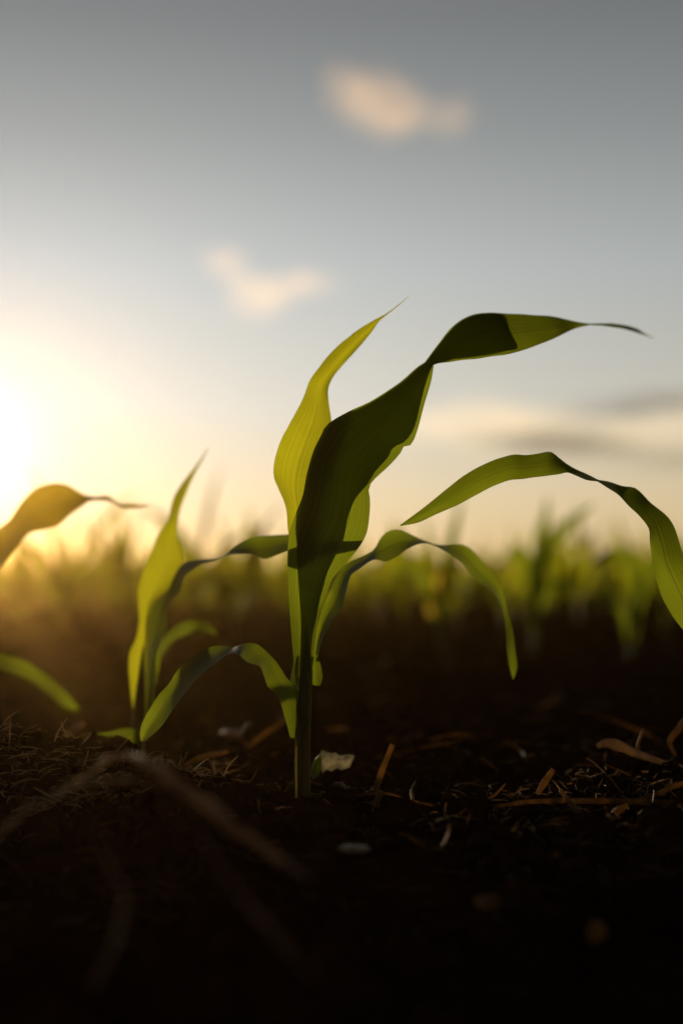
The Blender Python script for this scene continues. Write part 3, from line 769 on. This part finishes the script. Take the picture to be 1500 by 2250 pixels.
def on_ground(px, py):
    """point of the soil seen at (px, py)"""
    prev = None
    for k in range(1200):
        d_ = .25 * 1.0025 ** k
        p = P(px, py, d_)
        if p.z < gh(p.x, p.y): return p
    return p
def clod(px, d, size, label, squash=.75, seed=0, lift=.35, mt=None, cat='clod of soil', name='soil_clod', group=None, base=I3, amp=.32, stretch=(1, 1, 1), py=None):
    v, f = base
    rr = np.random.default_rng(seed)
    o3 = rr.random(3) * 50
    n = fbm(v[:, 0] * 1.3 + o3[0] + v[:, 2], v[:, 1] * 1.3 + o3[1] - v[:, 2] * .7, 1.1, 4, seed % 50)
    n2 = fbm(v[:, 0] + v[:, 1] * .5 + o3[2], v[:, 2] * 1.3 + v[:, 1], 4.0, 2, seed % 40)
    q = v * (1 + amp * n[:, None] * 1.3 + amp * .45 * n2[:, None]) * size * np.array([1, 1, squash]) * np.array(stretch)
    x = (px - 750) / FOC * d; y_ = d - D0
    if py is None: z = gh(x, y_) + size * squash * lift
    else:
        p = on_ground(px, py); x, y_, z = p; z += size * squash * .5
    o = np_mesh(name, q, f, mt or SOIL); o.location = (x, y_, z)
    tag(o, label, cat, group)
    return o
k = 0
for px, d, s, lab in [(585, .745, .011, 'dark crumbly clod just left of the main stem'), (520, .76, .013, 'dark clod halfway between the stem and the pale curved stalk'),
                      (735, .73, .009, 'small dark clod right of the foot of the stem'), (880, .745, .012, 'flat dark clod under the long thin stalk'),
                      (1090, .70, .013, 'rough lit clod below the middle of the long thin stalk'), (1365, .715, .007, 'knobbly lit clod on the right under the long thin stalk'),
                      (1290, .70, .012, 'dark lump of soil right of centre near the bottom of the litter'), (1460, .73, .012, 'dark clod at the right edge beside a leaning straw'),
                      (45, .88, .012, 'dark clod with a lit crest near the left edge'), (180, .90, .012, 'low clod in the lit litter at the left'), (100, .87, .016, 'broad rough clod on the crest of the left mound'), (260, .84, .012, 'rounded clod below the small curled leaf'), (610, .80, .008, 'little clod behind the foot of the main stem'), (1010, .76, .013, 'rough dark clod under the middle of the long thin stalk'),
                      (400, .72, .013, 'clod with a glinting top beneath the curved stalks'), (960, .95, .014, 'dark clod behind the leaning straw'),
                      (1180, .93, .014, 'dark clod behind the litter right of centre')]:
    k += 1
    clod(px, d, s, lab, seed=k * 3 + 1, lift=.1, amp=.5)
for j in range(26):
    d = random.uniform(.55, .95); px = random.uniform(0, 1500)
    clod(px, d, random.uniform(.006, .012), 'dark crumbly clod lying in the shaded soil, one of many alike', seed=60 + j, lift=.15, group='dark clods on the soil', base=I2)

# husk fragment, pebbles
def husk(pts, d, label, th=.0006, mt=HUSK, name='husk_fragment', cat='husk'):
    V, F = [], []
    n = len(pts)
    cx = sum(p[0] for p in pts) / n; cy = sum(p[1] for p in pts) / n
    rings = [1, .66, .33]
    for lay in (0, 1):
        for r_ in rings:
            for i, (x, y_) in enumerate(pts):
                xx, yy_ = cx + (x - cx) * r_, cy + (y_ - cy) * r_
                p = P(xx, yy_, d + .004 * math.sin(i * 1.7) * r_ - (1 - r_) * .004); p.y += lay * th; V.append(p)
        V.append(P(cx, cy, d - .004) + Vector((0, lay * th, 0)))
    m = 3 * n + 1
    for lay in (0, 1):
        o_ = lay * m
        for r_ in range(2):
            for i in range(n):
                F.append((o_ + r_ * n + i, o_ + r_ * n + (i + 1) % n, o_ + (r_ + 1) * n + (i + 1) % n, o_ + (r_ + 1) * n + i))
        for i in range(n): F.append((o_ + 2 * n + i, o_ + 2 * n + (i + 1) % n, o_ + 3 * n))
    for i in range(n): F.append((i, (i + 1) % n, m + (i + 1) % n, m + i))
    o = link(name, V, F, mt); tag(o, label, cat)
husk([(706, 1648), (716, 1652), (728, 1656), (737, 1654), (745, 1661), (755, 1660), (768, 1658), (779, 1661), (774, 1672), (768, 1686), (750, 1692), (740, 1688), (728, 1695), (716, 1690), (708, 1700), (705, 1675)], .86, 'pale torn husk fragment standing up right of the stem')
husk([(692, 1668), (706, 1655), (707, 1690), (700, 1705), (686, 1712), (680, 1700)], .855, 'small green leaf scrap leaning at the foot of the pale husk', mt=LEAF, name='leaf_scrap', cat='leaf scrap')
STONE = straw_mat('pale_pebble', (.14, .085, .05), (.34, .21, .14), .4, .45, (.9, .6, .42))
AMBER = straw_mat('amber_chip', (.10, .045, .012), (.22, .11, .03), .65, .8, (.95, .6, .2))
clod(508, 1.04, .0085, 'bright sunlit pebble behind the hanging leaf tip', .45, 7, .4, STONE, 'pebble', 'pebble', amp=.08, base=I2, py=1619)
clod(780, .67, .0085, 'pale pinkish pebble lying in the dark foreground', .2, 8, .4, STONE, 'pebble', 'pebble', amp=.1, base=I2, py=1868)
clod(1310, .52, .0038, 'small amber pebble blurred in the dark foreground at lower right', 1.2, 9, .4, AMBER, 'pebble', 'pebble', amp=.1, base=I2, py=2062)
clod(1082, .56, .0085, 'long amber chip blurred in the dark foreground', .3, 10, .4, AMBER, 'wood chip', 'wood_chip', amp=.15, base=I2, py=1990)

G_STRAW = 'dry stalks lying on the soil'
def straw(pts, rad, label, mt=STRAW, squash=.6, bumps=.25, name='dry_stalk', cat='dry stalk', n=34):
    if mt in (ROOT, ROOT_LIT):                                       # old stalks are kinked, knotted and uneven
        rk = random.Random(int(pts[0][0]) + 5); np_, nr_ = [], []
        for i in range(len(pts) - 1):
            for f_ in (0, .5):
                a, b = pts[i], pts[i + 1]
                np_.append((a[0] + (b[0] - a[0]) * f_ + rk.uniform(-6, 6), a[1] + (b[1] - a[1]) * f_ + rk.uniform(-6, 6), a[2] + (b[2] - a[2]) * f_))
                nr_.append((rad[i] + (rad[i + 1] - rad[i]) * f_) * rk.choice((.75, .9, 1.0, 1.35)))
        pts, rad = np_ + [pts[-1]], nr_ + [rad[-1]]
    o = tube(name, pts, rad, mt, None, sides=8, n=n, squash=squash, bumps=bumps)
    tag(o, label, cat); return o
straw([(775, 1750, .80), (800, 1746, .79), (850, 1744, .785), (900, 1758, .78), (960, 1771, .775), (1040, 1778, .77), (1100, 1770, .77), (1160, 1762, .77), (1260, 1760, .77), (1400, 1762, .77), (1540, 1768, .77)],
      [.0004, .0007, .0008, .0007, .0008, .0009, .0011, .0014, .0018, .0020, .0020], 'long thin dry stalk lying across the soil from the stem to the right edge', n=90, bumps=.12)
straw([(826, 1735, .80), (835, 1705, .80), (850, 1665, .80), (862, 1636, .80)], [.0018, .0019, .0016, .0015], 'short straw standing upright and leaning right beside the husk', STRAW)
straw([(838, 1738, .765), (830, 1755, .765), (822, 1785, .765)], [.0015, .0018, .0016], 'short broken straw pointing down at the start of the long stalk', STRAW)
straw([(740, 1720, .82), (762, 1745, .80), (768, 1758, .79)], [.0012, .0015, .0013], 'small grey twig between the husk and the long stalk', ROOT)
straw([(1312, 1640, .86), (1330, 1632, .86), (1355, 1638, .86), (1395, 1655, .86), (1445, 1672, .85), (1510, 1690, .84)], [.0015, .0028, .0032, .0026, .0018, .0016], 'forked pale twig lying at the right edge above the long stalk', STRAW_PALE)
straw([(1405, 1665, .86), (1400, 1640, .86), (1412, 1605, .87)], [.0012, .001, .0008], 'thin upright shoot of straw behind the forked twig', STRAW)
straw([(1398, 1758, .78), (1440, 1745, .78), (1480, 1728, .79), (1530, 1712, .79)], [.0008, .0013, .0015, .0015], 'thin straw rising to the right edge above the long stalk', STRAW)
straw([(1340, 1795, .74), (1362, 1778, .73), (1378, 1768, .73)], [.0014, .0022, .001], 'stubby straw leaning on the knobbly clod', STRAW)
straw([(1275, 1845, .70), (1320, 1822, .70), (1350, 1795, .71)], [.0020, .0026, .0012], 'blurred brown twig slanting below the knobbly clod', STRAW)
straw([(1230, 1735, .76), (1260, 1775, .75), (1300, 1815, .73)], [.001, .0018, .0010], 'dark twig crossing under the long stalk on the right', STRAW)
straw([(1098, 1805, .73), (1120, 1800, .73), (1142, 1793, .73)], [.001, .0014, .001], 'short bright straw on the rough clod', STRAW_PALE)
straw([(1180, 1806, .74), (1240, 1797, .745), (1330, 1787, .75)], [.0004, .0006, .0004], 'hair-thin fibre below the long stalk', STRAW)
straw([(676, 1815, .745), (680, 1795, .745), (685, 1772, .75)], [.0003, .0004, .0003], 'tiny upright fibre in front of the stem', STRAW_PALE)
straw([(903, 1735, .80), (906, 1755, .79), (905, 1775, .78)], [.0008, .001, .0012], 'small reddish stub behind the long stalk', STRAW)
straw([(1060, 1760, .79), (1085, 1748, .79), (1110, 1722, .79)], [.0006, .0008, .0005], 'tiny forked fibre above the long stalk', STRAW)
straw([(1482, 1660, .88), (1470, 1630, .88), (1492, 1600, .88), (1505, 1580, .88)], [.001, .0016, .002, .0022], 'bent straw at the very right edge above the twig', STRAW)
straw([(1180, 1745, .79), (1195, 1720, .79), (1215, 1690, .79)], [.0012, .002, .0014], 'blurred curled straw left of the forked twig', STRAW)
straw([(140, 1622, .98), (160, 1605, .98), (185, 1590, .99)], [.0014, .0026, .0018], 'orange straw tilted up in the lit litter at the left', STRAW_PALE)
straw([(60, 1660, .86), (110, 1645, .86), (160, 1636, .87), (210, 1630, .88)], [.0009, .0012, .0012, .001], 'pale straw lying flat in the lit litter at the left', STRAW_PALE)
straw([(545, 1640, 1.0), (530, 1622, 1.0), (548, 1590, 1.02)], [.0012, .0022, .0026], 'blurred brown straw behind the bright pebble', STRAW)
straw([(410, 1680, .9), (440, 1665, .9), (500, 1652, .92)], [.0012, .0018, .0012], 'blurred straw lying between the two plants', STRAW)
straw([(12, 1625, .90), (30, 1602, .90), (42, 1620, .89), (60, 1640, .88)], [.0008, .0014, .0008, .0006], 'curled fibre on the crest of the left clod', STRAW)
straw([(205, 1700, .86), (222, 1660, .87), (240, 1640, .88)], [.001, .0012, .001], 'thin leaning straw in front of the small curled leaf', STRAW)
straw([(50, 1705, .86), (110, 1690, .86), (190, 1684, .86)], [.001, .0014, .001], 'brown straw half buried at the left', STRAW)
# big out-of-focus stalks close to the lens
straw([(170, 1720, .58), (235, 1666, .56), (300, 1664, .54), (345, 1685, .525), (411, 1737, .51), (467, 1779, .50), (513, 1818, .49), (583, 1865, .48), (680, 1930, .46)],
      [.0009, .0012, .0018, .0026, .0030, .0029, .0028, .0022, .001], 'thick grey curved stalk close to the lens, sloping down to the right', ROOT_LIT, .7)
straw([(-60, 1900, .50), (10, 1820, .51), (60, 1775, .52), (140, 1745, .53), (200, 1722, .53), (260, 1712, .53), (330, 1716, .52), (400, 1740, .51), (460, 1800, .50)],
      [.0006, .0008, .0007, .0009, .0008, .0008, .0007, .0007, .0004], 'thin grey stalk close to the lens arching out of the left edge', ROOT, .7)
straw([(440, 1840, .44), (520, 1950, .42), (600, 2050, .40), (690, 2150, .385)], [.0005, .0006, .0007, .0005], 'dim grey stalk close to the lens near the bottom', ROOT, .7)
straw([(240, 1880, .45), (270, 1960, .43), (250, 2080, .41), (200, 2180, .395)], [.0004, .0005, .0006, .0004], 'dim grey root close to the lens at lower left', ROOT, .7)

# ------------------------------------------------------------------ clouds: real bodies of vapour, a kilometre off
def vol_mat(name, dens, col, aniso):
    m, t, out = mat(name)
    v = N(t, 'ShaderNodeVolumePrincipled')
    v.inputs['Color'].default_value = (*col, 1); v.inputs['Density'].default_value = dens; v.inputs['Anisotropy'].default_value = aniso
    t.links.new(v.outputs[0], out.inputs['Volume'])
    return m
CL = vol_mat('cloud_vapour', .0036, (.98, .77, .65), .5)
CL2 = vol_mat('bright_cloud_vapour', .0042, (.98, .80, .70), .5)
CLD = vol_mat('shade_painted_cloud_vapour', .0038, (.42, .40, .38), .1)  # backlit shade of thick cloud painted into a darker vapour colour
def cloud(blobs, d, mt, label, seed, halo=(1.0, 1.7)):
    """each puff is a body of its own, so that the vapour thickens where puffs overlap and thins to nothing at the rim"""
    v, f = I2
    root = empty('cloud', P(blobs[0][0], blobs[0][1], d)); tag(root, label, 'cloud')
    k = 0
    for px, py, rx, ry in blobs:
        for hs in halo:
            k += 1
            c = P(px, py, d); sx_, sz = rx * hs / FOC * d, ry * hs / FOC * d
            n = fbm(v[:, 0] * 1.2 + px + k, v[:, 1] * 1.2 + v[:, 2] + py, 1.3, 3, seed + k)
            q = v * (1 + .8 * n[:, None]) * np.array([sx_, (sx_ + sz) * .5, sz])
            o = np_mesh('puff', q, f, mt); o.parent = root; o.location = c - root.location
cloud([(775, 195, 34, 30), (850, 200, 32, 32), (820, 235, 48, 36), (860, 262, 36, 28), (900, 240, 32, 26), (985, 258, 34, 24)], 900, CL, 'small soft cream cloud high in the sky', 3)
cloud([(492, 576, 28, 20), (545, 625, 26, 18), (572, 660, 36, 30), (625, 632, 34, 18), (680, 618, 36, 16)], 1000, CL2, 'small soft cream cloud lower in the sky above the leaf tip', 5)
CLW = vol_mat('thin_lit_cloud_vapour', .0010, (.96, .84, .68), .5)
cloud([(960, 935, 90, 26), (1080, 925, 120, 30), (1200, 935, 90, 24)], 1700, CLW, 'thin cream veil of cloud right of the dark leaf', 13)
cloud([(1400, 950, 110, 24), (1500, 940, 100, 28)], 1700, CLW, 'thin cream veil of cloud between the two grey streaks', 15)
cloud([(1120, 968, 100, 15), (1230, 972, 110, 17), (1350, 985, 110, 14), (1470, 1015, 80, 14)], 1500, CLD, 'long grey streak of cloud above the long leaf at right', 7)
cloud([(1430, 888, 100, 12), (1340, 910, 70, 9), (1530, 876, 90, 13)], 1450, CLD, 'grey streak of cloud at the right edge', 9)

# ------------------------------------------------------------------ amber haze added to imitate the lens flare and sun glow
m, t, out = mat('flare_haze')
v = N(t, 'ShaderNodeVolumePrincipled'); v.inputs['Color'].default_value = (1, .58, .17, 1); v.inputs['Density'].default_value = .0030; v.inputs['Anisotropy'].default_value = .915
t.links.new(v.outputs[0], out.inputs['Volume'])
x0, x1, y0, y1, z0, z1 = -60, 60, -3, 75, -1.4, .56
V = [(x, y, z) for x in (x0, x1) for y in (y0, y1) for z in (z0, z1)]
o = link('haze', V, [(0, 1, 3, 2), (4, 6, 7, 5), (0, 4, 5, 1), (2, 3, 7, 6), (0, 2, 6, 4), (1, 5, 7, 3)], m, smooth=False)
tag(o, 'amber haze added over the field to imitate lens flare', 'haze', kind='stuff')
